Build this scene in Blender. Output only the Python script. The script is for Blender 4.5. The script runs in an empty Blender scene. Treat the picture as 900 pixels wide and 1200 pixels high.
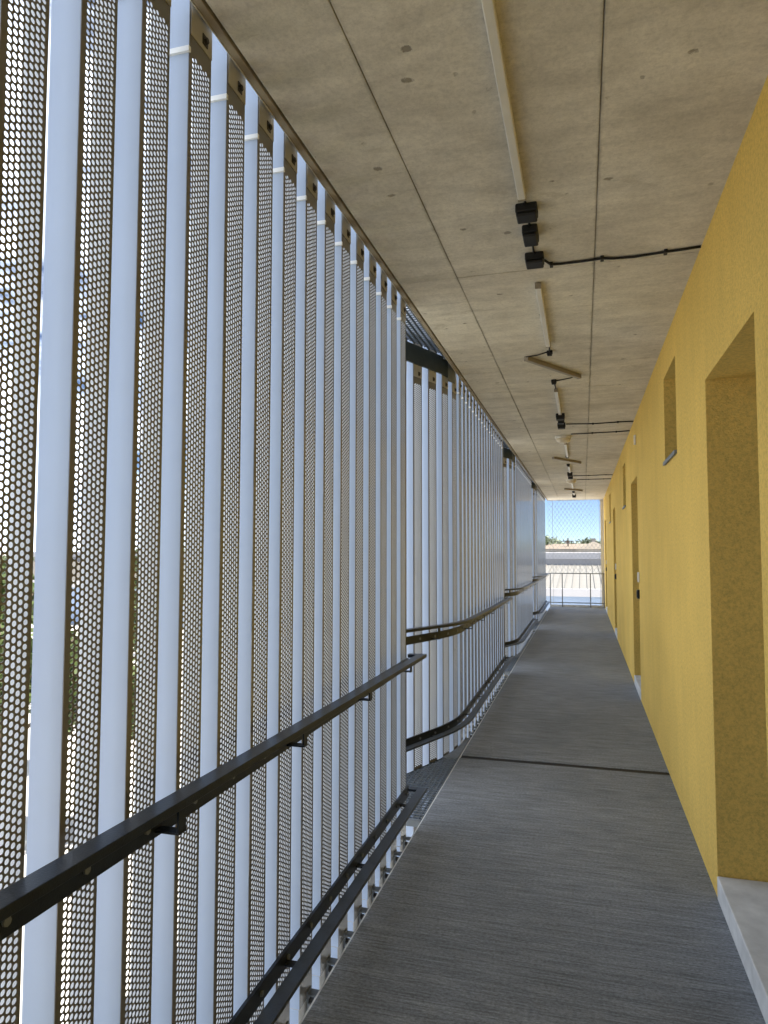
import bpy, math, random
from mathutils import Vector, Matrix
random.seed(7)
C = bpy.context.scene.collection
rad = math.radians

# ------------------------------------------------------------------ camera
cd = bpy.data.cameras.new('camera')
cam = bpy.data.objects.new('camera', cd)
C.objects.link(cam)
yaw, pitch, roll = .2798, .0564, .0011
fwd = Vector((-math.sin(yaw)*math.cos(pitch), math.cos(yaw)*math.cos(pitch), math.sin(pitch)))
rgt = Vector((math.cos(yaw), math.sin(yaw), 0))
upv = rgt.cross(fwd)
r2 = rgt*math.cos(roll) + upv*math.sin(roll)
u2 = upv*math.cos(roll) - rgt*math.sin(roll)
m = Matrix((r2, u2, -fwd)).transposed().to_4x4()
m.translation = (0, 0, 1.5)
cam.matrix_world = m
cd.sensor_fit = 'HORIZONTAL'
cd.sensor_width = 36.0
cd.lens = 36*811.36/900
cd.clip_start = .05
cd.clip_end = 6000
bpy.context.scene.camera = cam

# ------------------------------------------------------------------ world, sun, exposure
SUN = Vector((.44, .22, .87)).normalized()
el = math.asin(SUN.z)
rot = math.atan2(SUN.x, SUN.y)
w = bpy.data.worlds.new('World')
bpy.context.scene.world = w
w.use_nodes = True
nt = w.node_tree
bg = nt.nodes['Background']
sky = nt.nodes.new('ShaderNodeTexSky')
sky.sky_type = 'NISHITA'
sky.sun_disc = False
sky.sun_elevation = el
sky.sun_rotation = rot
sky.air_density = .55
sky.dust_density = .02
sky.ozone_density = 1.5
sky.altitude = 2600
tcw = nt.nodes.new('ShaderNodeTexCoord')
mpw = nt.nodes.new('ShaderNodeMapping')
mpw.inputs['Scale'].default_value = (1, 1, 3.2)
nzw = nt.nodes.new('ShaderNodeTexNoise')
nzw.inputs['Scale'].default_value = 4.2
nzw.inputs['Detail'].default_value = 8
nzw.inputs['Roughness'].default_value = .58
rpw = nt.nodes.new('ShaderNodeValToRGB')
rpw.color_ramp.elements[0].position = .52
rpw.color_ramp.elements[1].position = .72
mxw = nt.nodes.new('ShaderNodeMix')
mxw.data_type = 'RGBA'
mxw.inputs[7].default_value = (14.0, 15.4, 17.6, 1)
nt.links.new(tcw.outputs['Generated'], mpw.inputs['Vector'])
nt.links.new(mpw.outputs[0], nzw.inputs['Vector'])
# bright cloud bank added on the screen side (-X) to light the interior, the sky down the walkway stays mostly clear
sxw = nt.nodes.new('ShaderNodeSeparateXYZ')
nt.links.new(tcw.outputs['Generated'], sxw.inputs[0])
maw = nt.nodes.new('ShaderNodeMath')
maw.operation = 'MULTIPLY_ADD'
maw.inputs[1].default_value = -.26
nt.links.new(sxw.outputs[0], maw.inputs[0])
nt.links.new(nzw.outputs['Fac'], maw.inputs[2])
nt.links.new(maw.outputs[0], rpw.inputs['Fac'])
nt.links.new(rpw.outputs['Color'], mxw.inputs[0])
nt.links.new(sky.outputs[0], mxw.inputs[6])
nt.links.new(mxw.outputs[2], bg.inputs['Color'])
bg.inputs['Strength'].default_value = .05

sl = bpy.data.lights.new('sun', 'SUN')
sl.energy = 4.5
sl.angle = rad(.55)
sl.color = (1, .95, .87)
so = bpy.data.objects.new('sun', sl)
C.objects.link(so)
so.rotation_euler = SUN.to_track_quat('Z', 'Y').to_euler()

sc = bpy.context.scene
sc.view_settings.view_transform = 'Standard'
sc.view_settings.look = 'None'
sc.view_settings.exposure = 1.88
sc.view_settings.gamma = 1
sc.view_settings.use_curve_mapping = False
sc.cycles.use_denoising = True
sc.cycles.max_bounces = 10
sc.cycles.diffuse_bounces = 6
sc.cycles.glossy_bounces = 3
sc.cycles.sample_clamp_indirect = 8

# ------------------------------------------------------------------ constants of the place (metres)
W = .539            # face of the yellow wall
ZC = 2.894          # ceiling
FL = -.885          # floor edge
S = -.95            # inner face of the screen
YEND = 19.45
P = 4.975           # length of one screen section
WP = 5.06           # spacing of the doors
PITCH, SW = .1943, .109
GZ = -6.0

# ------------------------------------------------------------------ materials
def new_mat(name):
    mt = bpy.data.materials.new(name)
    mt.use_nodes = True
    return mt, mt.node_tree, mt.node_tree.nodes['Principled BSDF']

def noise(nt, vec, scale, detail=4, rough=.55, dist=0):
    n = nt.nodes.new('ShaderNodeTexNoise')
    n.inputs['Scale'].default_value = scale
    n.inputs['Detail'].default_value = detail
    n.inputs['Roughness'].default_value = rough
    n.inputs['Distortion'].default_value = dist
    nt.links.new(vec, n.inputs['Vector'])
    return n.outputs['Fac']

def coords(nt, scale=(1, 1, 1), kind='Object', loc=(0, 0, 0)):
    t = nt.nodes.new('ShaderNodeTexCoord')
    mp = nt.nodes.new('ShaderNodeMapping')
    mp.inputs['Scale'].default_value = scale
    mp.inputs['Location'].default_value = loc
    nt.links.new(t.outputs[kind], mp.inputs['Vector'])
    return mp.outputs[0]

def ramp(nt, fac, stops):
    r = nt.nodes.new('ShaderNodeValToRGB')
    e = r.color_ramp.elements
    while len(e) < len(stops):
        e.new(.5)
    for i, (p, c) in enumerate(stops):
        e[i].position = p
        e[i].color = (c[0], c[1], c[2], 1) if hasattr(c, '__len__') else (c, c, c, 1)
    nt.links.new(fac, r.inputs['Fac'])
    return r.outputs['Color']

def mix(nt, fac, a, b, mode='MIX'):
    n = nt.nodes.new('ShaderNodeMix')
    n.data_type = 'RGBA'
    n.blend_type = mode
    for idx, v in ((0, fac), (6, a), (7, b)):
        if hasattr(v, 'is_output'):
            nt.links.new(v, n.inputs[idx])
        elif idx == 0:
            n.inputs[0].default_value = v
        else:
            n.inputs[idx].default_value = (v[0], v[1], v[2], 1)
    return n.outputs[2]

def mul(nt, a, b):
    n = nt.nodes.new('ShaderNodeMath')
    n.operation = 'MULTIPLY'
    for i, v in ((0, a), (1, b)):
        if hasattr(v, 'is_output'):
            nt.links.new(v, n.inputs[i])
        else:
            n.inputs[i].default_value = v
    return n.outputs[0]

def add(nt, a, b):
    n = nt.nodes.new('ShaderNodeMath')
    n.operation = 'ADD'
    for i, v in ((0, a), (1, b)):
        if hasattr(v, 'is_output'):
            nt.links.new(v, n.inputs[i])
        else:
            n.inputs[i].default_value = v
    return n.outputs[0]

def bump(nt, b, h, strength, dist):
    n = nt.nodes.new('ShaderNodeBump')
    n.inputs['Strength'].default_value = strength
    n.inputs['Distance'].default_value = dist
    nt.links.new(h, n.inputs['Height'])
    nt.links.new(n.outputs[0], b.inputs['Normal'])

def simple(name, col, rough=.5, metal=0, var=.12, scale=14, bmp=0, kind='Object'):
    mt, nt, b = new_mat(name)
    v = coords(nt, kind=kind)
    f = noise(nt, v, scale, 5, .6)
    c = ramp(nt, f, [(.3, [x*(1-var) for x in col]), (.7, [min(1, x*(1+var)) for x in col])])
    nt.links.new(c, b.inputs['Base Color'])
    b.inputs['Roughness'].default_value = rough
    b.inputs['Metallic'].default_value = metal
    if bmp:
        bump(nt, b, noise(nt, v, scale*8, 3, .6), bmp, .002)
    return mt

def stucco(name, col):
    mt, nt, b = new_mat(name)
    v = coords(nt)
    big = noise(nt, v, 1.6, 4, .55)
    fine = noise(nt, v, 62, 6, .85)
    vs = coords(nt, (1, 1, .12))
    streak = noise(nt, vs, 9, 4, .6)
    c = ramp(nt, big, [(.25, [x*.90 for x in col]), (.75, [x*1.06 for x in col])])
    c = mix(nt, mul(nt, ramp(nt, streak, [(.45, 0), (.75, 1)]), .30), c, [x*.78 for x in col])
    c = mix(nt, .5, c, ramp(nt, fine, [(.36, .48), (.56, 1.08)]), 'MULTIPLY')
    sc_ = ramp(nt, noise(nt, coords(nt, (1, 1.4, .5), loc=(2, 5, 1)), 3.2, 7, .74, 1.0), [(.63, 0), (.71, 1)])
    c = mix(nt, mul(nt, sc_, .22), c, [x*.62 for x in col])
    nt.links.new(c, b.inputs['Base Color'])
    b.inputs['Roughness'].default_value = .92
    b.inputs['Specular IOR Level'].default_value = .2
    h = add(nt, noise(nt, v, 120, 5, .7), mul(nt, noise(nt, v, 34, 3, .6), .4))
    bump(nt, b, h, 1.0, .0065)
    return mt

def concrete_ceiling():
    mt, nt, b = new_mat('ceiling_concrete')
    v = coords(nt)
    # blotches, cloudy cement film, pour streaks
    big = noise(nt, v, 1.1, 6, .62, .6)
    mid = noise(nt, v, 6.5, 6, .68, .4)
    fine = noise(nt, v, 70, 6, .8)
    st = noise(nt, coords(nt, (1.0, 4.5, 1)), 2.6, 6, .65, .5)
    base = ramp(nt, big, [(.22, (.56, .51, .425)), (.5, (.72, .672, .58)), (.78, (.83, .79, .70))])
    base = mix(nt, .38, base, ramp(nt, mid, [(.30, .60), (.62, 1.06)]), 'MULTIPLY')
    base = mix(nt, .45, base, ramp(nt, st, [(.30, .66), (.60, 1.08)]), 'MULTIPLY')
    base = mix(nt, .45, base, ramp(nt, fine, [(.34, .60), (.58, 1.07)]), 'MULTIPLY')
    # pits, blow holes stretched along the formwork
    def pits(sc, scale, thr, rnd):
        n = nt.nodes.new('ShaderNodeTexVoronoi')
        n.inputs['Scale'].default_value = scale
        n.inputs['Randomness'].default_value = rnd
        nt.links.new(coords(nt, sc), n.inputs['Vector'])
        w_ = noise(nt, v, scale*6, 4, .75)
        d = add(nt, n.outputs['Distance'], mul(nt, add(nt, w_, -.5), .26))
        near = ramp(nt, d, [(thr*.62, 1), (thr*.95, 0)])
        sep = nt.nodes.new('ShaderNodeSeparateColor')
        nt.links.new(n.outputs['Color'], sep.inputs[0])
        keep = ramp(nt, sep.outputs[0], [(.45, 0), (.49, 1)])
        return mul(nt, near, keep)
    p1 = pits((1.25, 1.7, 1), 4.0, .098, 1)
    p2 = pits((1.3, 1, 1), 8.0, .080, 1)
    patch = ramp(nt, noise(nt, v, 2.1, 3, .5), [(.44, 0), (.6, 1)])
    base = mix(nt, mul(nt, p1, .7), base, (.17, .14, .10))
    base = mix(nt, mul(nt, mul(nt, p2, patch), .7), base, (.16, .135, .10))
    smear = mul(nt, ramp(nt, noise(nt, coords(nt, (1, 2.6, 1), loc=(7, 3, 0)), 3.4, 7, .72, 1.2), [(.585, 0), (.66, 1)]), ramp(nt, noise(nt, v, .8, 3, .5), [(.42, 0), (.6, 1)]))
    base = mix(nt, mul(nt, smear, .35), base, (.30, .25, .17))
    # dirt and cement paste along the formwork joints
    sx = nt.nodes.new('ShaderNodeSeparateXYZ')
    nt.links.new(coords(nt), sx.inputs[0])
    wob = mul(nt, add(nt, noise(nt, coords(nt, (1, 1, 1)), 5, 5, .7), -.5), .030)
    for x0 in (-.5985, .0724):
        d = add(nt, add(nt, sx.outputs[0], -x0), wob)
        ab = nt.nodes.new('ShaderNodeMath')
        ab.operation = 'ABSOLUTE'
        nt.links.new(d, ab.inputs[0])
        ln = ramp(nt, ab.outputs[0], [(.001, 1), (.011, 0)])
        gt = ramp(nt, noise(nt, v, 2.7, 4, .6), [(.36, .25), (.6, 1)])
        base = mix(nt, mul(nt, mul(nt, ln, gt), .55), base, (.17, .145, .105))
    # pale scratches of cement paste
    wv = nt.nodes.new('ShaderNodeTexVoronoi')
    wv.feature = 'DISTANCE_TO_EDGE'
    wv.inputs['Scale'].default_value = .9
    nt.links.new(coords(nt, (1, .55, 1), loc=(.3, .2, 0)), wv.inputs['Vector'])
    line = ramp(nt, wv.outputs['Distance'], [(.0, 1), (.012, 0)])
    gate = ramp(nt, noise(nt, v, 3.3, 3, .5), [(.56, 0), (.66, 1)])
    base = mix(nt, mul(nt, mul(nt, line, gate), .35), base, (.52, .48, .41))
    nt.links.new(base, b.inputs['Base Color'])
    b.inputs['Roughness'].default_value = .78
    b.inputs['Specular IOR Level'].default_value = .3
    h = add(nt, mul(nt, fine, .35), add(nt, mul(nt, mid, .6), mul(nt, add(nt, p1, p2), -1.6)))
    bump(nt, b, h, .5, .004)
    return mt

def broom_floor():
    mt, nt, b = new_mat('broom_finished_concrete')
    v = coords(nt)
    big = noise(nt, v, .9, 5, .6, .4)
    mid = noise(nt, coords(nt, (1, 2.5, 1)), 5, 5, .65)
    # broom marks run across the walkway
    br = noise(nt, coords(nt, (4.5, 130, 1)), 1.0, 6, .72, .35)
    br2 = noise(nt, coords(nt, (1.1, 34, 1)), 1.0, 5, .66, .5)
    grit = noise(nt, coords(nt, (1, 1.5, 1)), 72, 6, .85)
    c = ramp(nt, big, [(.25, (.245, .270, .305)), (.75, (.375, .405, .450))])
    c = mix(nt, .6, c, ramp(nt, mid, [(.3, .76), (.65, 1.06)]), 'MULTIPLY')
    c = mix(nt, .75, c, ramp(nt, br, [(.36, .40), (.58, 1.12)]), 'MULTIPLY')
    c = mix(nt, .5, c, ramp(nt, br2, [(.3, .62), (.62, 1.10)]), 'MULTIPLY')
    c = mix(nt, .8, c, ramp(nt, grit, [(.36, .36), (.62, 1.22)]), 'MULTIPLY')
    scuff = ramp(nt, noise(nt, coords(nt, (1.6, 5, 1), loc=(4, 1, 0)), 2.2, 6, .7, .8), [(.64, 0), (.76, 1)])
    c = mix(nt, mul(nt, scuff, .4), c, (.30, .29, .275))
    nt.links.new(c, b.inputs['Base Color'])
    b.inputs['Roughness'].default_value = .72
    b.inputs['Specular IOR Level'].default_value = .35
    h = add(nt, br, add(nt, mul(nt, br2, .6), mul(nt, grit, .55)))
    bump(nt, b, h, 1.0, .006)
    return mt

def ground_mat():
    mt, nt, b = new_mat('yard_ground')
    v = coords(nt)
    big = noise(nt, v, .035, 5, .55)
    fine = noise(nt, v, 1.3, 5, .65)
    c = ramp(nt, fine, [(.3, (.46, .44, .41)), (.7, (.56, .54, .50))])
    grass = ramp(nt, fine, [(.3, (.05, .075, .02)), (.7, (.10, .13, .045))])
    far = ramp(nt, big, [(.585, 0), (.60, 1)])
    c = mix(nt, far, c, grass)
    nt.links.new(c, b.inputs['Base Color'])
    b.inputs['Roughness'].default_value = .9
    return mt

def leaf_mat(name, a, c2):
    mt, nt, b = new_mat(name)
    v = coords(nt)
    f = noise(nt, v, 1.1, 4, .6)
    nt.links.new(ramp(nt, f, [(.3, a), (.7, c2)]), b.inputs['Base Color'])
    b.inputs['Roughness'].default_value = .6
    return mt

M = {}
M['ceil'] = concrete_ceiling()
M['floor'] = broom_floor()
M['yellow'] = stucco('yellow_render', (.84, .575, .150))
M['step'] = simple('step_concrete', (.60, .605, .60), .8, 0, .16, 9, .5)
M['edge_concrete'] = simple('edge_concrete', (.33, .28, .21), .8, 0, .18, 12, .4)
M['slab'] = simple('slab_concrete', (.33, .32, .30), .85, 0, .15, 4, .3)
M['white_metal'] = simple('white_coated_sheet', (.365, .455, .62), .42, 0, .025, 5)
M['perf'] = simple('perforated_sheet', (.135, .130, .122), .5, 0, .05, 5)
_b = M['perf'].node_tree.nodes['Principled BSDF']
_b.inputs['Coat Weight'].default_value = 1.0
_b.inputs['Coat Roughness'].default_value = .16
M['mount'] = simple('grey_mounting_plate', (.44, .43, .41), .5, .1, .08, 20)
M['clip'] = simple('bright_joint_clip', (.82, .86, .90), .35, 0, .03, 20)
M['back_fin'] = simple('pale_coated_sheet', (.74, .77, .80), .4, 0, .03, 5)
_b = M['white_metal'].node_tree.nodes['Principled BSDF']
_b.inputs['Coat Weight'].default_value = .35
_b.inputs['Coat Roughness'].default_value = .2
M['rail_front'] = simple('grey_rail_flat', (.034, .043, .056), .34, .2, .2, 30, .2)
M['rail'] = simple('dark_grey_steel', (.013, .018, .027), .30, .1, .22, 30, .25)
M['rail'].node_tree.nodes['Principled BSDF'].inputs['Specular IOR Level'].default_value = .3
M['beam'] = simple('blue_grey_steel_beam', (.045, .062, .072), .5, .2, .15, 12)
M['plate'] = simple('galvanised_plate', (.20, .22, .24), .5, .4, .14, 25)
M['grate'] = simple('galvanised_grating', (.13, .155, .19), .45, .25, .15, 40)
M['lip'] = simple('aluminium_edge', (.78, .77, .74), .4, .2, .06, 20)
M['black'] = simple('black_plastic', (.005, .005, .006), .6, 0, .15, 30)
M['bolt'] = simple('dark_bolt_steel', (.06, .055, .05), .5, .5, .2, 40)
M['light_white'] = simple('light_housing', (.72, .69, .62), .35, 0, .05, 12)
M['light_grey'] = simple('light_housing_grey', (.30, .26, .20), .4, .1, .08, 12)
M['dome'] = simple('opal_dome', (.70, .62, .47), .3, 0, .04, 10)
M['door'] = simple('door_paint', (.30, .29, .27), .4, 0, .04, 6)
M['steel'] = simple('brushed_steel', (.55, .55, .54), .3, .9, .08, 40)
M['white_plastic'] = simple('white_plastic', (.80, .80, .79), .3, 0, .03, 10)
M['cable_steel'] = simple('net_wire', (.38, .40, .42), .4, .6, .05, 30)
M['white_roof'] = simple('white_standing_seam', (.185, .178, .162), .55, 0, .06, .4)
M['white_clad'] = simple('white_cladding', (.60, .585, .60), .55, 0, .05, .5)
M['grey_clad'] = simple('grey_louvre', (.36, .355, .37), .6, 0, .08, .8)
M['shaded_wall'] = simple('blue_shade_cladding', (.36, .47, .66), .5, 0, .08, .5)  # blue of the shade below the eave put into the white wall's colour
M['tile'] = simple('clay_roof_tile', (.19, .15, .115), .8, 0, .2, 1.2)
M['tan_tile'] = simple('tan_roof_tile', (.165, .14, .11), .8, 0, .15, 1.0)
M['house'] = simple('pale_house_render', (.34, .32, .29), .85, 0, .08, .8)
M['bark'] = simple('bark', (.10, .075, .05), .9, 0, .25, 6)
M['leaf1'] = leaf_mat('leaf_green', (.045, .075, .018), (.11, .15, .04))
M['leaf2'] = leaf_mat('leaf_dark', (.06, .095, .035), (.12, .155, .065))
M['ground'] = ground_mat()
M['window'], _nt, _b = new_mat('window_glass')
_b.inputs['Base Color'].default_value = (.03, .035, .04, 1)
_b.inputs['Roughness'].default_value = .08

# ------------------------------------------------------------------ mesh helpers
class MB:
    def __init__(s):
        s.v, s.f, s.sm = [], [], []
    def face(s, pts):
        i = len(s.v)
        s.v += [tuple(p) for p in pts]
        s.f.append(tuple(range(i, i+len(pts))))
    def box(s, x0, x1, y0, y1, z0, z1):
        i = len(s.v)
        s.v += [(x, y, z) for z in (z0, z1) for y in (y0, y1) for x in (x0, x1)]
        s.f += [tuple(i+j for j in q) for q in ((0,2,3,1),(4,5,7,6),(0,1,5,4),(2,6,7,3),(0,4,6,2),(1,3,7,5))]
    def hexa(s, a):      # eight corner points, bottom ring then top ring
        i = len(s.v)
        s.v += [tuple(p) for p in a]
        s.f += [tuple(i+j for j in q) for q in ((3,2,1,0),(4,5,6,7),(0,1,5,4),(1,2,6,5),(2,3,7,6),(3,0,4,7))]
    def tube(s, pts, r, n=8, caps=True):
        pts = [Vector(p) for p in pts]
        rings = []
        ref = None
        for k, p in enumerate(pts):
            d = (pts[min(k+1, len(pts)-1)] - pts[max(k-1, 0)]).normalized()
            if ref is None:
                ref = Vector((0, 0, 1)) if abs(d.z) < .9 else Vector((1, 0, 0))
            a = d.cross(ref).normalized()
            b = d.cross(a).normalized()
            ref = -b if False else ref
            rr = r[k] if hasattr(r, '__len__') else r
            i = len(s.v)
            for j in range(n):
                t = 2*math.pi*j/n
                s.v.append(tuple(p + a*math.cos(t)*rr + b*math.sin(t)*rr))
            rings.append(i)
        for i0, i1 in zip(rings, rings[1:]):
            for j in range(n):
                s.f.append((i0+j, i0+(j+1) % n, i1+(j+1) % n, i1+j))
        if caps:
            s.f.append(tuple(rings[0]+j for j in reversed(range(n))))
            s.f.append(tuple(rings[-1]+j for j in range(n)))
    def sweep(s, path, o0, o1, z0, z1):
        """rectangular bar along path [(x, y, nx, ny)] between normal offsets; z0/z1 may be functions of y"""
        fz = lambda z, y: z(y) if callable(z) else z
        r = []
        for (x, y, nx, ny) in path:
            i = len(s.v)
            for o, zz in ((o0, z0), (o1, z0), (o1, z1), (o0, z1)):
                s.v.append((x+nx*o, y+ny*o, fz(zz, y)))
            r.append(i)
        for a, b in zip(r, r[1:]):
            for j in range(4):
                s.f.append((a+j, a+(j+1) % 4, b+(j+1) % 4, b+j))
        s.f.append(tuple(r[0]+j for j in (3, 2, 1, 0)))
        s.f.append(tuple(r[-1]+j for j in range(4)))
    def lathe(s, prof, n=24, c=(0, 0, 0)):
        r = []
        for (rr, z) in prof:
            i = len(s.v)
            for j in range(n):
                t = 2*math.pi*j/n
                s.v.append((c[0]+rr*math.cos(t), c[1]+rr*math.sin(t), c[2]+z))
            r.append(i)
        for a, b in zip(r, r[1:]):
            for j in range(n):
                s.f.append((a+j, a+(j+1) % n, b+(j+1) % n, b+j))
        s.f.append(tuple(r[0]+j for j in reversed(range(n))))
        s.f.append(tuple(r[-1]+j for j in range(n)))
    def mesh(s, name):
        me = bpy.data.meshes.new(name)
        me.from_pydata(s.v, [], s.f)
        me.update()
        return me
    def build(s, name, mt, parent=None, bevel=0, smooth=False, fix=True):
        import bmesh
        me = s.mesh(name)
        if fix:
            bm = bmesh.new()
            bm.from_mesh(me)
            bmesh.ops.remove_doubles(bm, verts=bm.verts, dist=1e-5)
            bmesh.ops.recalc_face_normals(bm, faces=bm.faces)
            bm.to_mesh(me)
            bm.free()
        me.materials.append(mt)
        if smooth:
            me.shade_smooth()
        o = bpy.data.objects.new(name, me)
        C.objects.link(o)
        if parent:
            o.parent = parent
        if bevel:
            b = o.modifiers.new('bevel', 'BEVEL')
            b.width = bevel
            b.segments = 2
            b.limit_method = 'ANGLE'
            b.angle_limit = rad(40)
        return o

def tag(o, label=None, cat=None, group=None, kind=None):
    if label: o['label'] = label
    if cat: o['category'] = cat
    if group: o['group'] = group
    if kind: o['kind'] = kind
    return o

def empty(name, loc=(0, 0, 0), rz=0, label=None, cat=None, group=None):
    o = bpy.data.objects.new(name, None)
    o.empty_display_size = .1
    C.objects.link(o)
    o.location = loc
    o.rotation_euler = (0, 0, rz)
    return tag(o, label, cat, group)

def copy_tree(o, parent=None):
    c = o.copy()
    C.objects.link(c)
    if parent:
        c.parent = parent
    for ch in [q for q in o.children]:
        copy_tree(ch, c)
    return c

# ------------------------------------------------------------------ structure: floor, ceiling
joints = [-6.2, .16, 5.12, 10.09, 15.07, YEND]
f = MB()
for a, b in zip(joints, joints[1:]):
    ga = {-6.2: 0, 5.12: .036}.get(a, .0015)
    gb = {YEND: 0, 5.12: .036}.get(b, .0015)
    f.box(FL, W+.06, a+ga, b-gb, -.22, 0)
f.box(FL+.02, W+.05, -6.1, YEND-.1, -.30, -.205)
tag(f.build('floor', M['floor'], bevel=.004), kind='structure')
fj = MB()
fj.box(FL+.004, W, 5.12-.0355, 5.12+.0355, -.06, -.005)
tag(fj.build('floor_joint', M['black']), kind='structure')
# light metal angle along the floor edge: part of the slab edge
g = MB()
g.box(FL-.008, FL-.001, -6.2, YEND, -.20, -.006)
tag(g.build('floor_edge', M['lip']), kind='structure')

c = MB()
xs = [-.9015, -.5985, .0724, W+.06]
ys = [-6.2, -4.0, -1.5, .9, 3.43, 5.36, 6.05, 8.75, 11.45, 13.9, 16.4, YEND]
for x0, x1 in zip(xs, xs[1:]):
    for y0, y1 in zip(ys, ys[1:]):
        dz = random.uniform(-.0022, .0022)
        c.box(x0+.0014, x1-.0014, y0+.0042, y1-.0042, ZC+dz, ZC+.12)
c.box(-.899, W+.06, -6.2, YEND, ZC+.012, ZC+.125)
tag(c.build('ceiling', M['ceil'], bevel=.002), kind='structure')
c = MB()
c.box(-.9345, W+.3, -6.2, YEND-.001, ZC+.13, ZC+.27)
tag(c.build('ceiling_slab', M['slab']), kind='structure')
c = MB()
c.box(-.934, -.9105, -6.2, YEND, ZC-.001, ZC+.128)
tag(c.build('ceiling_edge', M['edge_concrete'], bevel=.002), kind='structure')
c = MB()
c.box(-.9365, -.9345, -6.2, YEND, ZC-.003, ZC+.10)
tag(c.build('ceiling_edge_trim', M['lip']), kind='structure')

# ------------------------------------------------------------------ yellow apartment building
bld = empty('apartment_building', (W, 6, 0), 0,
            'yellow rendered apartment wall with deep door niches along the right of the walkway', 'building')
def bpart(mb, name, mt, parent=bld, **k):
    mb.v = [(x-W, y-6, z) for (x, y, z) in mb.v] if parent is bld else mb.v
    return mb.build(name, mt, parent, **k)

doors = [(2.43+WP*n, 3.36+WP*n) for n in range(-1, 4)]
wins = [(4.365+WP*n, 4.975+WP*n) for n in range(-1, 3)]
DZ0, DZ1, WZ0, WZ1 = .104, 2.272, 2.092, 2.662
ops = [(a, b, .0 if False else DZ0, DZ1, .30) for a, b in doors] + [(a, b, WZ0, WZ1, .20) for a, b in wins]
wall = MB()
Y0, Y1, Z0, Z1 = -6.2, YEND+.06, .0, ZC
ycuts = sorted({Y0, Y1} | {v for o in ops for v in o[:2]})
zcuts = [Z0, DZ0, WZ0, DZ1, WZ1, Z1]
for ya, yb in zip(ycuts, ycuts[1:]):
    for za, zb in zip(zcuts, zcuts[1:]):
        ym, zm = (ya+yb)/2, (za+zb)/2
        if any(o[0] < ym < o[1] and o[2] < zm < o[3] for o in ops):
            continue
        if zb <= DZ0 and any(a < ym < b for a, b in doors):
            continue
        wall.face([(W, ya, za), (W, ya, zb), (W, yb, zb), (W, yb, za)])
for (a, b, za, zb, d) in ops:
    z_ = za if d < .25 else 0
    wall.face([(W, a, z_), (W+d, a, z_), (W+d, a, zb), (W, a, zb)])
    wall.face([(W, b, z_), (W, b, zb), (W+d, b, zb), (W+d, b, z_)])
    wall.face([(W, a, zb), (W+d, a, zb), (W+d, b, zb), (W, b, zb)])
    wall.face([(W, a, z_), (W, b, z_), (W+d, b, z_), (W+d, a, z_)])
wall.face([(W, Y1, Z0), (W+.4, Y1, Z0), (W+.4, Y1, Z1), (W, Y1, Z1)])
bpart(wall, 'wall', M['yellow'], bevel=.007)
body = MB()
body.box(W+.31, 9.5, -6.2, YEND+.05, GZ, 5.9)
body.box(W+.02, W+.305, -6.2, YEND+.05, ZC+.275, 5.9)
body.box(-1.35, 9.6, -6.6, YEND+1.7, 5.905, 6.2)  # unseen roof slab, overhang lengthened to keep sun off the walkway floor
bpart(body, 'body', M['slab'])
for i, (a, b) in enumerate(doors):
    st = MB()
    st.box(W-.004, W+.26, a+.004, b-.004, .0, .100)
    bpart(st, 'door_step', M['step'], bevel=.005)
    d = MB()
    d.box(W+.262, W+.298, a+.05, b-.05, .102, 2.22)
    do = bpart(d, 'door', M['door'], bevel=.003)
    fr = MB()
    fr.box(W+.255, W+.299, a+.002, a+.048, .101, 2.27)
    fr.box(W+.255, W+.299, b-.048, b-.002, .101, 2.27)
    fr.box(W+.255, W+.299, a+.05, b-.05, 2.222, 2.27)
    fo = MB(); fo.v = [(x-W, y-6, z) for x, y, z in fr.v]; fo.f = fr.f
    fo.build('frame', M['white_metal'], do)
    h = MB()
    h.tube([(W+.262-W, a+.12-6, 1.12), (W+.215-W, a+.12-6, 1.12), (W+.21-W, a+.13-6, 1.12), (W+.21-W, a+.25-6, 1.12)], .010, 8)
    h.build('handle', M['steel'], do, smooth=True)
for a, b in wins:
    p = MB()
    p.box(W+.185, W+.195, a+.05, b-.05, WZ0+.05, WZ1-.05)
    wo = bpart(p, 'window', M['window'])
    fr = MB()
    for (q0, q1, q2, q3) in ((a+.001, a+.049, WZ0+.001, WZ1-.001), (b-.049, b-.001, WZ0+.001, WZ1-.001),
                             (a+.05, b-.05, WZ0+.001, WZ0+.049), (a+.05, b-.05, WZ1-.049, WZ1-.001)):
        fr.box(W+.17-W, W+.199-W, q0-6, q1-6, q2, q3)
    fr.build('frame', M['white_metal'], wo)
    s_ = MB()
    s_.box(-.014, .168, a+.004-6, b-.004-6, WZ0-.014, WZ0+.006)
    s_.box(-.016, -.012, a+.004-6, b-.004-6, WZ0-.02, WZ0+.006)
    s_.build('sill', M['plate'], wo, bevel=.002)

# unseen wall added behind the viewpoint, blocks light to darken the niches
ew = MB()
ew.box(-.90, W+.02, -4.70, -4.50, .002, ZC-.004)
tag(ew.build('light_blocking_wall', M['edge_concrete'], bevel=.005), 'unseen wall added behind the viewpoint to block light from the rear', 'wall')

# ------------------------------------------------------------------ perforated screen
A0 = rad(21)
RB = 1.6
def path(b, s):
    """point on the inner face of screen section b, s metres back from its far end: x, y, heading angle"""
    ye = 3.744 + P*b
    L1 = 3.147
    if s < L1:
        return S, ye-s, 0.0
    t = (s-L1)/RB
    if t < A0:
        return S-RB*(1-math.cos(t)), ye-L1-RB*math.sin(t), t
    q = s-L1-RB*A0
    return (S-RB*(1-math.cos(A0))-q*math.sin(A0), ye-L1-RB*math.sin(A0)-q*math.cos(A0), A0)
def pathn(b, s):
    x, y, a = path(b, s)
    return (x, y, math.cos(a), -math.sin(a))

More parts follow.
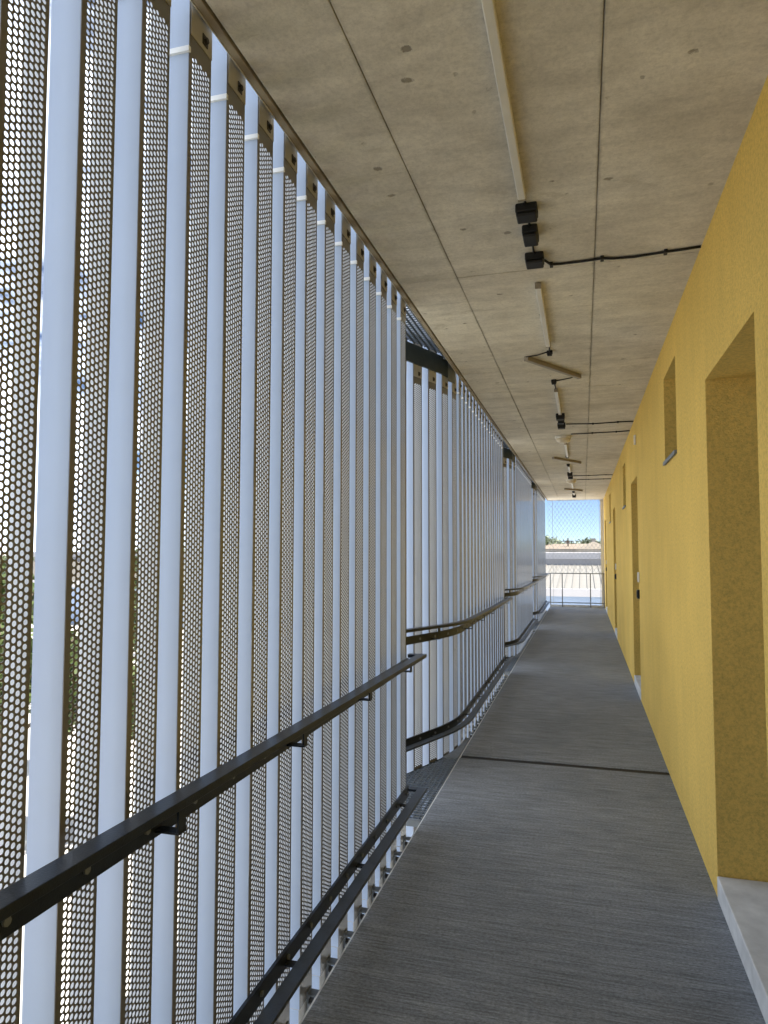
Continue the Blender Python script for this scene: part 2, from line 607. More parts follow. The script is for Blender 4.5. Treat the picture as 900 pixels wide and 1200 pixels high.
ZB, ZJ, ZT = -.060, 2.786, 3.14
def perforated_mesh():
    T = .0011
    c, v, r = .0126, .01435, .00535
    cols, y_first = 7, .0200
    z0, z1 = .075, 2.800
    vs, fs = [], []
    def quad(y0, y1, za, zb):
        i = len(vs)
        vs.extend([(0, y0, za), (0, y1, za), (0, y1, zb), (0, y0, zb),
                   (-T, y0, za), (-T, y1, za), (-T, y1, zb), (-T, y0, zb)])
        fs.extend([(i, i+1, i+2, i+3), (i+7, i+6, i+5, i+4)])
    ya, yb = y_first-c/2, y_first+c*(cols-.5)
    quad(0, ya, z0, z1)
    quad(yb, SW, z0, z1)
    quad(0, SW, ZB, z0)
    quad(0, SW, z1, ZT)
    hc, hv = c/2, v/2
    ring = []
    per = [(-hc, -hv), (-hc/3, -hv), (hc/3, -hv), (hc, -hv), (hc, -hv/3), (hc, hv/3),
           (hc, hv), (hc/3, hv), (-hc/3, hv), (-hc, hv), (-hc, hv/3), (-hc, -hv/3)]
    for (py, pz) in per:
        t = math.atan2(pz, py)
        ring.append((r*math.cos(t), r*math.sin(t)))
    n = 12
    rows = int((z1-z0-v)/v)
    for ci in range(cols):
        yc = y_first+c*ci
        off = v/2 if ci % 2 else 0
        quad(yc-hc, yc+hc, z0, z0+off) if off else None
        ztop = z0+off+rows*v
        quad(yc-hc, yc+hc, ztop, z1)
        for ri in range(rows):
            zc = z0+off+(ri+.5)*v
            i = len(vs)
            for (py, pz), (qy, qz) in zip(per, ring):
                vs.append((0, yc+py, zc+pz)); vs.append((0, yc+qy, zc+qz))
                vs.append((-T, yc+py, zc+pz)); vs.append((-T, yc+qy, zc+qz))
            for j in range(n):
                a, b = i+4*j, i+4*((j+1) % n)
                fs.append((a, b, b+1, a+1))
                fs.append((a+1, b+1, b+3, a+3))
                fs.append((a+2, a+3, b+3, b+2))
    # outer edges of the sheet
    i = len(vs)
    vs.extend([(0, 0, ZB), (0, SW, ZB), (0, SW, ZT), (0, 0, ZT), (-T, 0, ZB), (-T, SW, ZB), (-T, SW, ZT), (-T, 0, ZT)])
    fs.extend([(i, i+4, i+5, i+1), (i+1, i+5, i+6, i+2), (i+2, i+6, i+7, i+3), (i+3, i+7, i+4, i)])
    me = bpy.data.meshes.new('perforated_face')
    me.from_pydata(vs, [], fs)
    me.update()
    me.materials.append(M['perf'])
    return me

D1, D2 = .074, .055
PERF = perforated_mesh()
def make_slat(curved):
    root = empty('perforated_slat')
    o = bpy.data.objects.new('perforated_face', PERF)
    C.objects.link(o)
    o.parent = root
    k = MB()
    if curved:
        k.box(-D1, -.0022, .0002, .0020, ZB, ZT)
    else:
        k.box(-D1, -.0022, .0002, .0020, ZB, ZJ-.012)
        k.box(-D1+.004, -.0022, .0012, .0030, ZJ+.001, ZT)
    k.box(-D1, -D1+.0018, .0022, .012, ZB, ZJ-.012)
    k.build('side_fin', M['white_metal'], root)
    k = MB()
    k.box(-(.068 if curved else D2), -.0022, SW-.0020, SW-.0002, ZB, ZT)
    k.build('back_fin', M['back_fin'], root)
    if not curved:
        k = MB()
        k.box(-D1-.001, .0034, -.0075, .0019, ZJ-.0125, ZJ+.0015)
        k.build('joint_clip', M['clip'], root)
    k = MB()
    k.box(-.0055, -.0036, .003, SW-.003, -.55, ZB-.005)
    k.build('lower_face', M['mount'], root)
    k = MB()
    k.box(-D1, -.0060, .003, .0048, -.55, ZB-.005)
    k.build('lower_fin', M['white_metal'], root)
    return root

def add_fixings(root, straight):
    k = MB()
    k.box(.0004, .0026, .004, SW-.001, 2.826, ZT-.01)
    k.build('mounting_plate', M['mount'], root)
    k = MB()
    k.box(.0028, .0050, .058, .082, 2.840, 2.868)
    k.tube([(.0045, .070, 2.853), (.012, .070, 2.853)], .008, 6)
    k.build('top_bolt', M['bolt'], root)
    if straight:
        k = MB()
        k.box(.0005, .005, .060, .096, -.12, -.035)
        k.box(.005, .056, .060, .096, -.050, -.044)
        k.build('floor_bracket', M['plate'], root)
        k = MB()
        k.tube([(.005, .078, -.075), (.018, .078, -.075)], .011, 6)
        k.build('floor_bolt', M['bolt'], root)

proto_s = make_slat(False)
proto_a = make_slat(True)
add_fixings(proto_s, True)
add_fixings(proto_a, False)
ORD = ['first', 'second', 'third', 'fourth', 'fifth', 'sixth', 'seventh', 'eighth', 'ninth', 'tenth', 'eleventh', 'twelfth',
       'thirteenth', 'fourteenth', 'fifteenth', 'sixteenth', 'seventeenth', 'eighteenth', 'nineteenth', 'twentieth']
used_s = used_a = False
NS = 23
for b in range(-1, 4):
    for k in range(NS):
        s0 = SW + PITCH*k
        xn, yn, a = path(b, s0-SW/2)
        x = xn - math.sin(a)*SW/2
        y = yn - math.cos(a)*SW/2
        straight = a < .02
        if straight:
            r = proto_s if not used_s else copy_tree(proto_s)
            used_s = True
        else:
            r = proto_a if not used_a else copy_tree(proto_a)
            used_a = True
        r.location = (x, y, 0 if straight else -.075)
        r.rotation_euler = (0, 0, -a + random.uniform(-.006, .006))
        if b == 0 and k <= 14:
            i = 14-k
            if i == 0: lb = 'leftmost white perforated slat of the near screen, cut by the left edge of the photo'
            elif k == 0: lb = 'last perforated slat of the near screen, where both handrails end'
            elif k == 1: lb = 'perforated slat next to last at the far end of the near screen'
            elif i < 9: lb = '%s white perforated slat from the left in the near screen behind the front handrail' % ORD[i]
            else: lb = '%s perforated slat before the far end of the near screen' % ORD[k]
            tag(r, lb, 'slat', 'slats of the near screen')
        elif b < 1:
            tag(r, 'white perforated slat of the near screen beside or behind the viewpoint', 'slat', 'slats beside the viewpoint')
        elif b == 1:
            i = 20-k
            if i < 0: lb, gp = 'white perforated slat hidden behind the far end of the near screen', 'hidden slats'
            elif i < 12:
                lb, gp = '%s pale slat from the left in the second, curving screen beyond the floor grating' % ORD[i], 'slats of the second screen'
            elif k == 0: lb, gp = 'last pale slat at the far end of the second screen', 'slats of the second screen'
            else:
                lb, gp = 'thin pale slat in the straight far half of the second screen', 'thin slats of the second screen'
            tag(r, lb, 'slat', gp)
        elif b == 2:
            tag(r, 'narrow pale slat in the third screen section far down the walkway', 'slat', 'slats of the third screen')
        else:
            tag(r, 'narrow pale slat in the farthest screen section before the end railing', 'slat', 'slats of the farthest screen')

# ------------------------------------------------------------------ handrails
SEC = ['near', 'second', 'third', 'farthest']
def rail_paths(b, ext):
    L = [pathn(b, s) for s in [4.4, 4.1, 3.9] + [3.733-.0293*i for i in range(21)] + [2.9, 2.5, 1.5, .5, 0.0]]
    L.append((S, 3.744+P*b+ext, 1, 0))
    return L
for b in range(-1, 4):
    for lev in (0, 1):
        if b == -1:
            lb = 'dark steel %s rail behind the viewpoint' % ('upper' if lev == 0 else 'lower')
        else:
            lb = '%s dark steel handrail of the %s screen section' % ('upper waist-high' if lev == 0 else 'low ankle-high', SEC[b])
        ye = 3.744+P*b
        root = empty('handrail', (S, ye, 0), 0, lb, 'handrail', 'handrails along the screens')
        loc = lambda q: [(x-S, y-ye, nx, ny) for (x, y, nx, ny) in q]
        if lev == 0:
            zt = lambda y: .926 - .0118*(y-.08)
            zr0, zr1, th = .856, .912, .020
        else:
            zt = lambda y: .190
            zr0, zr1, th = .166, .222, .014
        zb = lambda y: zt(y)-th
        pf = loc(rail_paths(b, .085))
        k = MB(); k.sweep(pf, .050, .100, zb, zt); k.build('front_bar', M['rail_front'] if lev else M['rail'], root, bevel=.002)
        k = MB(); k.sweep(loc(rail_paths(b, -.004)), .006, .016, zr0, zr1); k.build('rear_bar', M['rail'], root)
        k = MB(); k.box(-.002, .0495, .045, .085, zb(.08), zt(.08)-.001); k.build('end_return', M['rail'], root, bevel=.002)
        s = .18
        while s < 4.3:
            x, y, a = path(b, s)
            k = MB()
            k.box(.0165, .078, -.015, .015, zr0+.012, zr0+.017)
            k.box(.072, .077, -.015, .015, zr0+.0175, zb(y-ye)-.0005)
            ob = k.build('bracket', M['rail'], root)
            ob.location = (x-S, y-ye, 0)
            ob.rotation_euler = (0, 0, -a)
            s += .72
        if b in (0, 1):
            for kk in range(0, 15 if b == 0 else 21):
                x, y, a = path(b, PITCH*kk+SW/2)
                k = MB()
                k.tube([(.0155, 0, (zr0+zr1)/2), (.0215, 0, (zr0+zr1)/2)], .0085, 8)
                ob = k.build('bolt', M['plate'], root)
                ob.location = (x-S, y-ye, 0)
                ob.rotation_euler = (0, 0, -a)

# ------------------------------------------------------------------ gaps between the screens: gratings, plates, edge beams
def arc_x(b, y):
    lo, hi = 0, 4.8
    for _ in range(40):
        mid = (lo+hi)/2
        if path(b, mid)[1] > y: lo = mid
        else: hi = mid
    return path(b, lo)[0]
GN = ['first gap, beside the near handrail end', 'second gap, halfway down the walkway', 'third gap, near the far end']
for b in range(1, 4):
    y0, y1 = 3.86+P*(b-1), 5.085+P*(b-1)
    xo = -1.36
    for lev in (0, 1):
        xi = FL-.012 if lev == 0 else -.940
        zt = -.006 if lev == 0 else 2.985
        gr = empty('steel_grating', (xi, y0, zt), 0,
                   ('galvanised floor grating in the %s' if lev == 0 else 'overhead steel grating at ceiling level in the %s') % GN[b-1], 'grating')
        k = MB()
        n = int((xi-xo)/.034)
        for i in range(n):
            x = xi-.02-i*.034
            # far end: where the screen passes this bar
            ys_ = [y0+.03+j*.01 for j in range(int((y1-y0-.03)/.01))]
            good = [y for y in ys_ if arc_x(b, y) < x-.03]
            if not good: continue
            k.box(x-.003-xi, x+.003-xi, .03, good[-1]-y0, -.018, 0)
        k.build('bearing_bars', M['grate'], gr)
        k = MB()
        j = 0
        while y0+.05+j*.042 < y1:
            y = y0+.05+j*.042
            xa = max(xo, arc_x(b, y)+.03)
            k.box(xa-xi, -.004, y-.006-y0, y+.006-y0, -.008, .0006)
            j += 1
        k.build('cross_bars', M['grate'], gr)
        k = MB()
        k.box(xo-xi, 0, 0, .028, -.034, .001)
        k.box(-.003, .001, .03, y1-y0, -.034, .001)
        k.box(arc_x(b, y1)+.03-xi, 0, y1-y0+.001, y1-y0+.012, -.034, .001)
        k.build('frame', M['plate'], gr)
        # triangular plate between slab edge and curving screen
        pl = MB()
        pts = [(xi, y1+.014)]
        yy = [y1+.014+(.50)*t/8 for t in range(9)]
        left = [(arc_x(b, y)+.012, y) for y in yy]
        poly = left + [(xi, yy[-1]), (xi, yy[0])]
        top = zt+.002
        pl.face([(x, y, top) for x, y in reversed(poly)])
        pl.face([(x, y, top-.010) for x, y in poly])
        m_ = len(poly)
        for i in range(m_):
            (xa, ya), (xb, yb) = poly[i], poly[(i+1) % m_]
            pl.face([(xa, ya, top-.010), (xb, yb, top-.010), (xb, yb, top), (xa, ya, top)])
        tag(pl.build('cover_plate', M['plate']),
            ('grey triangular floor plate beyond the grating in the %s' if lev == 0 else 'grey triangular overhead plate in the %s') % GN[b-1], 'plate')
        # curved edge beam
        bm_ = MB()
        ss = [4.5, 4.0, 3.73, 3.65, 3.57, 3.49, 3.41, 3.33, 3.25, 3.2]
        if lev == 0:
            bm_.sweep([pathn(b, s) for s in ss], .006, .011, -.20, -.012)
        else:
            bm_.sweep([pathn(b, s) for s in ss[:6]], .004, .018, 2.838, 2.975)
        tag(bm_.build('edge_beam', M['beam']),
            ('dark steel edge beam under the floor grating in the %s' if lev == 0 else 'dark blue-grey curved beam above the slats in the %s') % GN[b-1], 'beam')
        if lev == 1:
            e = MB()
            yb = 5.17+P*(b-1)
            e.hexa([(arc_x(b, yb)+.025, yb, 2.80), (-.941, yb+.10, 2.80), (-.941, yb+.108, 2.80), (arc_x(b, yb)+.025, yb+.008, 2.80),
                    (arc_x(b, yb)+.025, yb, 2.96), (-.941, yb+.10, 2.96), (-.941, yb+.108, 2.96), (arc_x(b, yb)+.025, yb+.008, 2.96)])
            tag(e.build('end_plate', M['plate']), 'small grey steel end plate of the beam in the %s' % ['first gap','second gap','third gap'][b-1], 'plate')

# ------------------------------------------------------------------ ceiling lights, boxes and cables
def strip_light(x, ya, yb, label, mt='light_white', wd=.030, hh=.034):
    r = empty('strip_light', (x, (ya+yb)/2, ZC), 0, label, 'light', 'ceiling strip lights')
    L = (yb-ya)/2
    k = MB(); k.box(-wd/2, wd/2, -L+.006, L-.006, -hh, -.010); k.build('diffuser', M[mt], r, bevel=.004)
    k = MB(); k.box(-wd/2+.004, wd/2-.004, -L+.01, L-.01, -.010, -.0012); k.build('base', M['light_grey'], r)
    for sgn in (-1, 1):
        k = MB(); k.box(-wd/2-.001, wd/2+.001, sgn*L-.006, sgn*L+.006, -hh-.001, -.004)
        k.build('end_cap', M['light_grey'], r, bevel=.002)
    return r
strip_light(-.209, 1.50, 2.665, 'long white strip light nearest the viewer, cut by the top edge')
strip_light(-.205, 3.60, 4.68, 'white strip light straight beyond the three black boxes')
strip_light(-.203, 6.03, 7.07, 'white strip light before the second pair of black boxes')
strip_light(-.199, 9.08, 10.33, 'small strip light just beyond the nearer dome lamp')
strip_light(-.204, 11.50, 12.40, 'tiny strip light before the third pair of black boxes')
strip_light(-.196, 14.4, 15.6, 'tiny strip light beyond the farther dome lamp')
strip_light(-.193, 16.75, 17.4, 'farthest tiny strip light near the open end')
def tilted(xa, ya, xb, yb, label):
    a, b = Vector((xa, ya, 0)), Vector((xb, yb, 0))
    d = b-a
    r = strip_light(0, -d.length/2, d.length/2, label, 'light_grey', .034, .036)  # shade on the underside put into a darker housing colour
    r.name = 'slanting_strip_light'
    r.location = ((a+b)/2).to_tuple()[:2] + (ZC,)
    r.rotation_euler = (0, 0, math.atan2(-d.x, d.y))
    r['group'] = 'slanting strip lights'
tilted(-.37, 4.97, -.012, 5.60, 'strip light fixed diagonally, shade painted in as brown-grey, the nearest slanting one')
tilted(-.405, 10.45, -.025, 11.13, 'middle one of the three diagonal strip lights')
tilted(-.367, 15.78, -.008, 16.27, 'farthest and smallest of the three diagonal strip lights')

def jbox(x, y, sx, sy, sz, label):
    r = empty('junction_box', (x, y, ZC), 0, label, 'box', 'black junction boxes on the ceiling')
    k = MB(); k.box(-sx/2, sx/2, -sy/2, sy/2, -sz*.72, -.001); k.build('housing', M['black'], r, bevel=.006)
    k = MB(); k.box(-sx/2+.003, sx/2-.003, -sy/2+.003, sy/2-.003, -sz, -sz*.72-.0005); k.build('lid', M['black'], r, bevel=.006)
    return r
jbox(-.200, 2.785, .086, .085, .052, 'black box nearest the viewer, at the end of the long strip light')
jbox(-.200, 2.995, .066, .120, .052, 'narrow black box between two wider black boxes')
jbox(-.200, 3.262, .086, .088, .052, 'third black box, from which the black cable runs to the yellow wall')
jbox(-.205, 4.885, .040, .045, .034, 'small black box between a strip light and the nearest slanting light')
jbox(-.210, 5.735, .042, .050, .036, 'small black box just beyond the nearest slanting light')
jbox(-.204, 7.20, .088, .10, .060, 'wide black box at the far end of the third strip light')
jbox(-.204, 7.43, .066, .10, .060, 'black box in the middle of the second row, before the dome lamp')
jbox(-.208, 7.72, .084, .10, .060, 'black box with a cable just before the nearer dome lamp')
jbox(-.203, 10.40, .05, .06, .036, 'tiny black box before the middle slanting light')
jbox(-.21, 11.40, .05, .06, .036, 'tiny black box beyond the middle slanting light')
jbox(-.206, 12.62, .09, .11, .07, 'black box at the end of a distant strip light')
jbox(-.206, 13.1, .09, .11, .07, 'black box just before the farther dome lamp')
jbox(-.196, 16.6, .06, .07, .04, 'tiny black box beyond the farthest slanting light')
jbox(-.196, 17.6, .09, .12, .075, 'farthest black box at the open end of the ceiling')

def cable(pts, label, r=.0048, clips=()):
    o = empty('cable', pts[0], 0, label, 'cable')
    p0 = Vector(pts[0])
    k = MB(); k.tube([Vector(p)-p0 for p in pts], r, 8); k.build('sheath', M['black'], o, smooth=True)
    for x, y in clips:
        k = MB(); k.box(x-.008-p0.x, x+.008-p0.x, y-.018-p0.y, y+.018-p0.y, ZC-.0185-p0.z, ZC-.0008-p0.z)
        k.build('clip', M['black'], o, bevel=.002)
    return o
zc_ = ZC-.009
cable([(-.158, 3.300, zc_-.004), (-.130, 3.372, zc_), (-.09, 3.377, zc_), (.02, 3.374, zc_), (.105, 3.366, zc_), (.16, 3.382, zc_),
       (.25, 3.388, zc_), (.385, 3.372, zc_), (.45, 3.366, zc_), (W-.004, 3.356, zc_)],
      'black cable from the third black box across the ceiling to the yellow wall', .0062, [(-.128, 3.374), (.106, 3.366), (.387, 3.372)])
cable([(-.160, 7.74, zc_), (.122, 7.80, zc_), (.378, 7.77, zc_), (W-.004, 7.765, zc_)],
      'black cable from the second row of boxes to the wall', .0062, [(.122, 7.80), (.378, 7.77)])
cable([(-.120, 8.43, zc_), (.122, 8.42, zc_), (.389, 8.40, zc_), (W-.004, 8.37, zc_)],
      'black cable from the nearer dome lamp to the wall', .0062, [(.122, 8.42), (.389, 8.40)])
cable([(-.155, 13.15, zc_), (.119, 13.15, zc_), (.416, 13.12, zc_), (W-.004, 13.15, zc_)],
      'thin cable from the distant boxes to the wall', .007, [(.119, 13.15), (.416, 13.12)])
cable([(-.095, 13.86, zc_), (.12, 13.86, zc_), (W-.004, 13.86, zc_)], 'thin cable from the farther dome lamp to the wall', .007, [(.12, 13.86), (.4, 13.86)])
cable([(-.206, 2.665, zc_), (-.203, 2.70, zc_-.004), (-.200, 2.742, zc_)], 'short black cable joining the long strip light to the first box')
cable([(-.20, 2.828, zc_), (-.20, 2.935, zc_)], 'short cable between the first and the narrow black box')
cable([(-.20, 3.055, zc_), (-.20, 3.218, zc_)], 'short cable between the narrow and the third black box')
cable([(-.204, 4.68, zc_), (-.2, 4.76, zc_-.004), (-.205, 4.863, zc_)], 'short cable from the second strip light to the small box')
cable([(-.225, 4.885, zc_), (-.29, 4.925, zc_-.004), (-.372, 4.968, zc_)], 'thin cable from the small box to the near tip of the slanting light')
cable([(-.012, 5.605, zc_), (-.08, 5.66, zc_-.003), (-.189, 5.735, zc_)], 'thin cable from the far tip of the slanting light back to a small box')
cable([(-.21, 5.76, zc_), (-.206, 5.9, zc_-.003), (-.204, 6.028, zc_)], 'short cable from the small box to the third strip light')
cable([(-.2, 7.07, zc_), (-.204, 7.15, zc_)], 'very short cable at the end of the third strip light')
cable([(-.2, 8.76, zc_), (-.196, 9.07, zc_)], 'short cable between the nearer dome lamp and the strip light beyond it')

def dome(x, y, r, label):
    o = empty('dome_lamp', (x, y, ZC), 0, label, 'lamp', 'round ceiling lamps')
    k = MB(); k.lathe([(r, -.001), (r, -.022), (r*.93, -.030)], 28); k.build('base', M['light_white'], o, smooth=False)
    k = MB(); k.lathe([(r*.92, -.0305), (r*.90, -.048), (r*.78, -.066), (r*.5, -.080), (r*.2, -.085)], 28)
    k.build('shade', M['dome'], o, smooth=True)
dome(-.213, 8.62, .098, 'round cream dome lamp just beyond the second row of black boxes')
dome(-.206, 13.86, .098, 'smaller-looking round dome lamp farther down the ceiling')

# ------------------------------------------------------------------ door intercoms
for n in range(1, 4):
    y = 2.35 + WP*n + .02
    wh = ['beside the nearest door, past the right edge', 'beside the second door niche', 'beside the third door niche', 'beside the last door niche'][n]
    o = empty('door_intercom', (W, y, 1.24), 0, 'small white intercom plate on the yellow wall ' + wh, 'intercom', 'intercoms beside the doors')
    k = MB(); k.box(-.016, -.0005, -.035, .035, -.05, .05); k.build('plate', M['white_plastic'], o, bevel=.004)
    k = MB(); k.box(-.019, -.0162, -.014, .014, -.04, -.012); k.build('button', M['steel'], o)
    o = empty('key_box', (W, y+.01, 1.07), 0, 'small dark key box under the intercom ' + wh, 'key box', 'dark boxes under the intercoms')
    k = MB(); k.box(-.024, -.0005, -.028, .028, -.045, .045); k.build('housing', M['rail'], o, bevel=.004)
    k = MB(); k.box(-.028, -.0242, -.022, .022, -.032, .03); k.build('cover', M['black'], o, bevel=.003)
# tiny white sensor high on the wall
o = MB(); o.box(W-.02, W-.0005, 7.52, 7.56, 2.60, 2.70)
tag(o.build('sensor', M['white_plastic'], bevel=.004), 'tiny white sensor high on the yellow wall between window and second door', 'sensor')

# ------------------------------------------------------------------ end of the walkway: railing, net, white post
YR = 19.36
er = empty('end_railing', (0, YR, 0), 0, 'thin dark steel railing across the open far end of the walkway', 'railing')
for x in (-.868, -.556, .172, .518):
    k = MB(); k.box(x-.013, x+.013, -.006, .006, .0005, .892); k.build('post', M['plate'], er)
for z in (.905, .12):
    k = MB(); k.box(-.89, W-.002, -.010, .010, z-.012, z+.012); k.build('rail', M['plate'], er)
k = MB(); k.box(-.885, W-.002, YEND-.05, YEND-.01, .0005, .06)
tag(k.build('kerb', M['step'], bevel=.004), 'low pale concrete kerb under the end railing', 'kerb')
k = MB(); k.box(.455, .535, YEND-.008, YEND+.045, .0, ZC-.002)
tag(k.build('end_post', M['white_plastic'], bevel=.003), 'tall white post at the far end beside the yellow wall', 'post')
net = empty('wire_net', (0, YEND-.03, 0), 0, 'fine diamond-mesh steel wire net closing the opening above the end railing', 'net')
k = MB()
x0, x1, z0, z1 = -.93, .455, .92, ZC-.01
dx, dz = .105, .150
n_ = int((x1-x0)/dx)+int((z1-z0)/dz*1.0)+4
slope = dz/dx
i = -40
while i < 60:
    for sg in (1, -1):
        xs_ = x0+i*dx
        # z = z0 + sg*slope*(x-xs_)
        pts = []
        for (x, z) in ((x0, z0+sg*slope*(x0-xs_)), (x1, z0+sg*slope*(x1-xs_))):
            pts.append((x, z))
        (xa, za), (xb, zb) = pts
        def clip(za, zb, xa, xb):
            t0, t1 = 0., 1.
            d = zb-za
            for lim, s_ in ((z0, 1), (z1, -1)):
                fa, fb = s_*(za-lim), s_*(zb-lim)
                if fa < 0 and fb < 0: return None
                if fa < 0: t0 = max(t0, fa/(fa-fb))
                if fb < 0: t1 = min(t1, fa/(fa-fb))
            return (t0, t1) if t0 < t1 else None
        t = clip(za, zb, xa, xb)
        if t:
            p = [(xa+(xb-xa)*q, .003*sg, za+(zb-za)*q) for q in t]
            k.tube(p, .0034, 4)
    i += 1
k.build('mesh', M['cable_steel'], net)
for x in (-.79, .43):
    k = MB(); k.tube([(x, .008, .03), (x, .008, ZC-.002)], .005, 6); k.build('cable', M['cable_steel'], net)
k = MB(); k.tube([(-.93, .01, ZC-.012), (.455, .01, ZC-.012)], .006, 6); k.build('cable', M['cable_steel'], net)

# ------------------------------------------------------------------ outside: ground, neighbouring buildings, trees
k = MB()
k.face([(-3000, -3000, GZ), (3000, -3000, GZ), (3000, 3000, GZ), (-3000, 3000, GZ)])
tag(k.build('ground', M['ground']), kind='structure')

wb = empty('warehouse', (0, 60, GZ), 0, 'large white warehouse with standing-seam roof seen beyond the end railing', 'warehouse')
xa, xb = -75, 40
k = MB(); k.hexa([(xa, 0, 4.15), (xb, 0, 4.15), (xb, 21, 5.75), (xa, 21, 5.75), (xa, 0, 4.35), (xb, 0, 4.35), (xb, 21, 5.95), (xa, 21, 5.95)])
x = xa+.3
while x < xb:
    k.hexa([(x-.03, 0, 4.351), (x+.03, 0, 4.351), (x+.03, 20.9, 5.951), (x-.03, 20.9, 5.951),
            (x-.03, 0, 4.45), (x+.03, 0, 4.45), (x+.03, 20.9, 6.05), (x-.03, 20.9, 6.05)])
    x += .62
k.build('roof', M['white_roof'], wb, fix=True)
k = MB(); k.box(xa, xb, -.25, -.005, 3.75, 4.40); k.build('gutter', M['white_clad'], wb)
k = MB(); k.box(xa+.5, xb-.5, .6, 20.8, 0, 4.14); k.build('wall', M['shaded_wall'], wb)
k = MB(); k.box(xa, xb, 21.05, 40, 0, 6.62); k.build('louvre_band', M['grey_clad'], wb)
k = MB(); k.box(xa-.1, xb+.1, 20.95, 40.2, 6.63, 7.34); k.build('upper_band', M['white_clad'], wb)
for x in (-70, -58, -46, -34, -22, -10, 2, 14, 26):
    k = MB(); k.box(x, x+6, .5, .59, .8, 2.7); k.build('window', M['window'], wb)

def house(x, y, wx, wy, zw, zr, mt, label, hip=True):
    r = empty('house', (x, y, GZ), 0, label, 'house')
    k = MB(); k.box(-wx/2, wx/2, -wy/2, wy/2, 0, zw); k.build('wall', M['house'], r)
    k = MB()
    ex, ey = wx/2+.4, wy/2+.4
    rl = max(.05, (wx-wy)/2) if hip else ex
    A = [(-ex, -ey, zw+.002), (ex, -ey, zw+.002), (ex, ey, zw+.002), (-ex, ey, zw+.002)]
    R_ = [(-rl, 0, zr), (rl, 0, zr)]
    k.face(list(reversed(A)))
    k.face([A[0], A[1], R_[1], R_[0]]); k.face([A[2], A[3], R_[0], R_[1]])
    k.face([A[1], A[2], R_[1]]); k.face([A[3], A[0], R_[0]])
    k.build('roof', mt, r)
    k = MB(); k.box(-.3, .3, .5, 1.1, zw+.6, zr+.5); k.build('chimney', M['house'], r)
    for wx_ in (-wx/4, wx/4):
        k = MB(); k.box(wx_-.5, wx_+.5, -wy/2-.04, -wy/2-.003, zw-1.6, zw-.5); k.build('window', M['window'], r)
house(-2.5, 121, 9, 8, 7.9, 8.75, M['tile'], 'far house with a reddish clay tile roof behind the warehouse', False)
house(1.6, 114, 5.2, 5.2, 7.85, 9.05, M['tan_tile'], 'far house with a tan pyramid roof behind the warehouse')
house(-40, 125, 14, 9, 6.5, 9.2, M['tile'], 'tiled house far off behind the screens')
house(-75, 60, 16, 10, 5.6, 8.0, M['tan_tile'], 'tan roofed house far off to the left behind the screen')
house(-62, 22, 14, 10, 5.6, 8.2, M['tile'], 'tiled house across the yard behind the near screen')

def leaf_mesh(seed, n, leaf, rx, rz, lobes):
    rnd = random.Random(seed)
    k = MB()
    cs = []
    for _ in range(lobes):
        t, u = rnd.uniform(0, 2*math.pi), rnd.uniform(-.8, 1)
        q = rnd.uniform(.25, .78)
        cs.append((math.cos(t)*rx*q*math.sqrt(max(0, 1-u*u*.7)), math.sin(t)*rx*q*math.sqrt(max(0, 1-u*u*.7)), u*rz*.75, rnd.uniform(.28, .52)*rx))
    for _ in range(n):
        cx, cy, cz, cr = rnd.choice(cs)
        d = Vector((rnd.gauss(0, 1), rnd.gauss(0, 1), rnd.gauss(0, 1))).normalized()*cr*rnd.uniform(.35, 1.08)
        p = Vector((cx, cy, cz)) + Vector((d.x, d.y, d.z*.8))
        a = Vector((rnd.gauss(0, 1), rnd.gauss(0, 1), rnd.gauss(0, 1))).normalized()
        b = a.orthogonal().normalized()
        l, w_ = leaf*rnd.uniform(.6, 1.3), leaf*rnd.uniform(.3, .6)
        k.face([p-a*l, p+b*w_, p+a*l, p-b*w_])
    return k
def make_tree(seed, h, rx, rz, mt, label, n=2600, leaf=.17):
    r = empty('tree', (0, 0, GZ), 0, label, 'tree', 'trees outside the screens')
    rnd = random.Random(seed+1)
    k = MB()
    k.tube([(0, 0, 0), (.05, .03, h*.3), (-.05, .06, h*.6), (.03, 0, h*.85)], [.17, .13, .10, .04], 8)
    for i in range(7):
        t = i*2.4
        z = h*(.38+.06*i)
        k.tube([(0, 0, z), (math.cos(t)*rx*.4, math.sin(t)*rx*.4, z+h*.10), (math.cos(t)*rx*.75, math.sin(t)*rx*.75, z+h*.2)], [.07, .045, .015], 6)
    k.build('trunk', M['bark'], r, smooth=True)
    o = leaf_mesh(seed, n, leaf, rx, rz, 15).build('crown', mt, r, fix=False)
    o.location = (0, 0, h-rz*.85)
    return r
tA = make_tree(3, 6.9, 2.3, 2.1, M['leaf1'], 'bright green tree outside the near screen, seen through the leftmost slats')
tA.location = (-13.6, 13.6, GZ)
tB = make_tree(9, 5.2, 1.9, 1.5, M['leaf1'], 'low green bushy tree outside the second and third slats')
tB.location = (-12.6, 16.3, GZ)
spots = [(-16, 8.5, .9, 0), (-17.5, 20, .85, 1), (-21, 4, 1.0, 0), (-24, 32, .9, 1), (-30, 44, 1.0, 0), (-36, 14, 1.1, 1), (-26, -6, 1.1, 0)]
for i, (x, y, s_, w_) in enumerate(spots):
    t = copy_tree(tA if w_ == 0 else tB)
    t.location = (x, y, GZ); t.scale = (s_,)*3; t.rotation_euler = (0, 0, i*1.3)
    t['label'] = 'green tree in the yard behind the perforated screens'
    t['group'] = 'yard trees behind the screens'
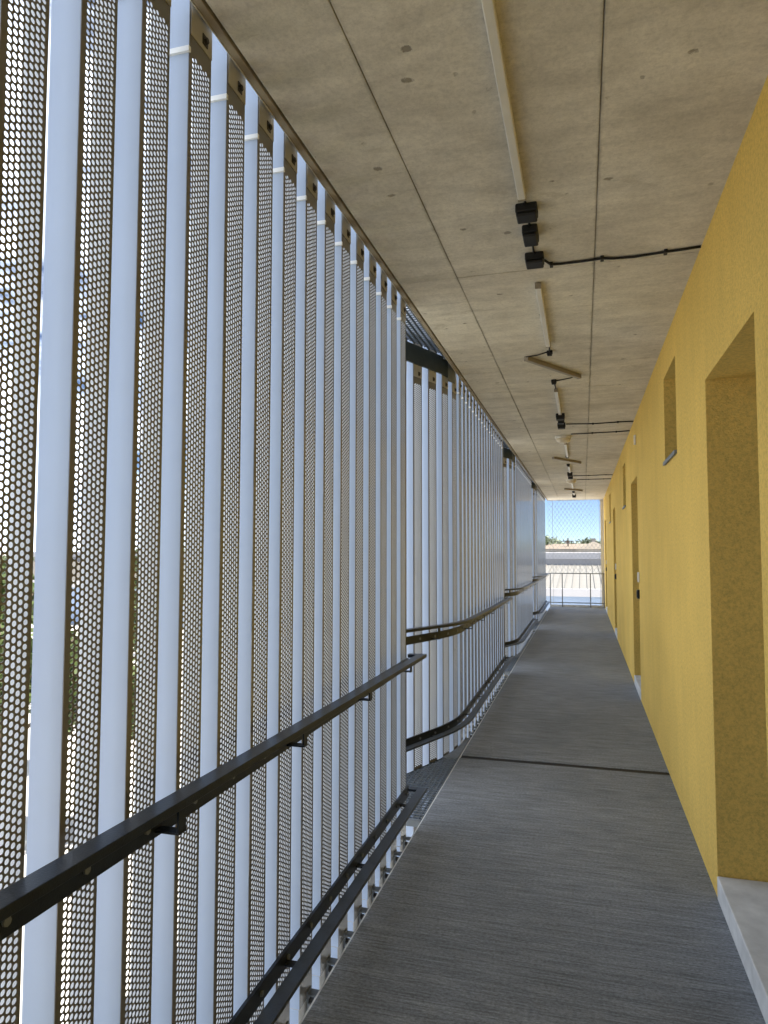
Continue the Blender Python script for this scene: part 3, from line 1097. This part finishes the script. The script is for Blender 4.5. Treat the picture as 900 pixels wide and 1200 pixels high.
tF = make_tree(21, 9.8, 4.3, 3.2, M['leaf2'], 'large dark green tree beyond the warehouse, left of the end opening', 3000, .34)
tF.location = (-7.6, 122, GZ)
fs = [(4.6, 122, 1.0, 'dark green tree beyond the warehouse beside the white end post'), (-3.5, 150, 1.0, 'green treetop above the reddish tile roof'),
      (-16, 128, 1.05, 'dark green tree behind the farthest screen section'), (.5, 160, .98, 'hazy green tree behind the tan pyramid roof'),
      (-30, 135, 1.0, 'green tree far off behind the third screen section'), (9, 150, 1.0, 'far green tree hidden past the yellow wall'),
      (-48, 140, 1.1, 'green tree far off behind the second screen section'), (-8, 170, 1.02, 'distant treetop between the large tree and the pole')]
for i, (x, y, s_, lb) in enumerate(fs):
    t = copy_tree(tF)
    t.location = (x, y, GZ); t.scale = (s_, s_, s_*(.92+.04*(i % 4))); t.rotation_euler = (0, 0, i*1.9)
    t['label'] = lb
pr = empty('utility_pole', (-2.4, 119, GZ), 0, 'dark utility pole standing above the tile roof in the end opening', 'pole')
k = MB(); k.tube([(0, 0, 0), (0, 0, 9.7)], [.16, .11], 8); k.build('pole', M['bark'], pr)
k = MB(); k.box(-.9, .9, -.06, .06, 9.1, 9.25); k.build('crossarm', M['bark'], pr)
# a far tree line closing the horizon
k = leaf_mesh(77, 9000, 1.5, 1, 1, 4)
rnd = random.Random(5)
k.v, k.f = [], []
for _ in range(14000):
    t = rnd.uniform(-.2, 2.9)
    R_ = rnd.uniform(330, 420)
    hgt = 6.2+2.2*math.sin(t*23)+1.3*math.sin(t*57+1)+.8*math.sin(t*131)
    p = Vector((-R_*math.sin(t-.6), R_*math.cos(t-.6), GZ+hgt*rnd.random()**.6))
    a = Vector((rnd.gauss(0, 1), rnd.gauss(0, 1), rnd.gauss(0, 1))).normalized()
    b_ = a.orthogonal().normalized()
    l = rnd.uniform(.8, 2.0)
    k.face([p-a*l, p+b_*l*.6, p+a*l, p-b_*l*.6])
tag(k.build('far_woods', M['leaf2'], fix=False), 'far tree line along the horizon beyond roofs and screens', 'woods', kind='stuff')
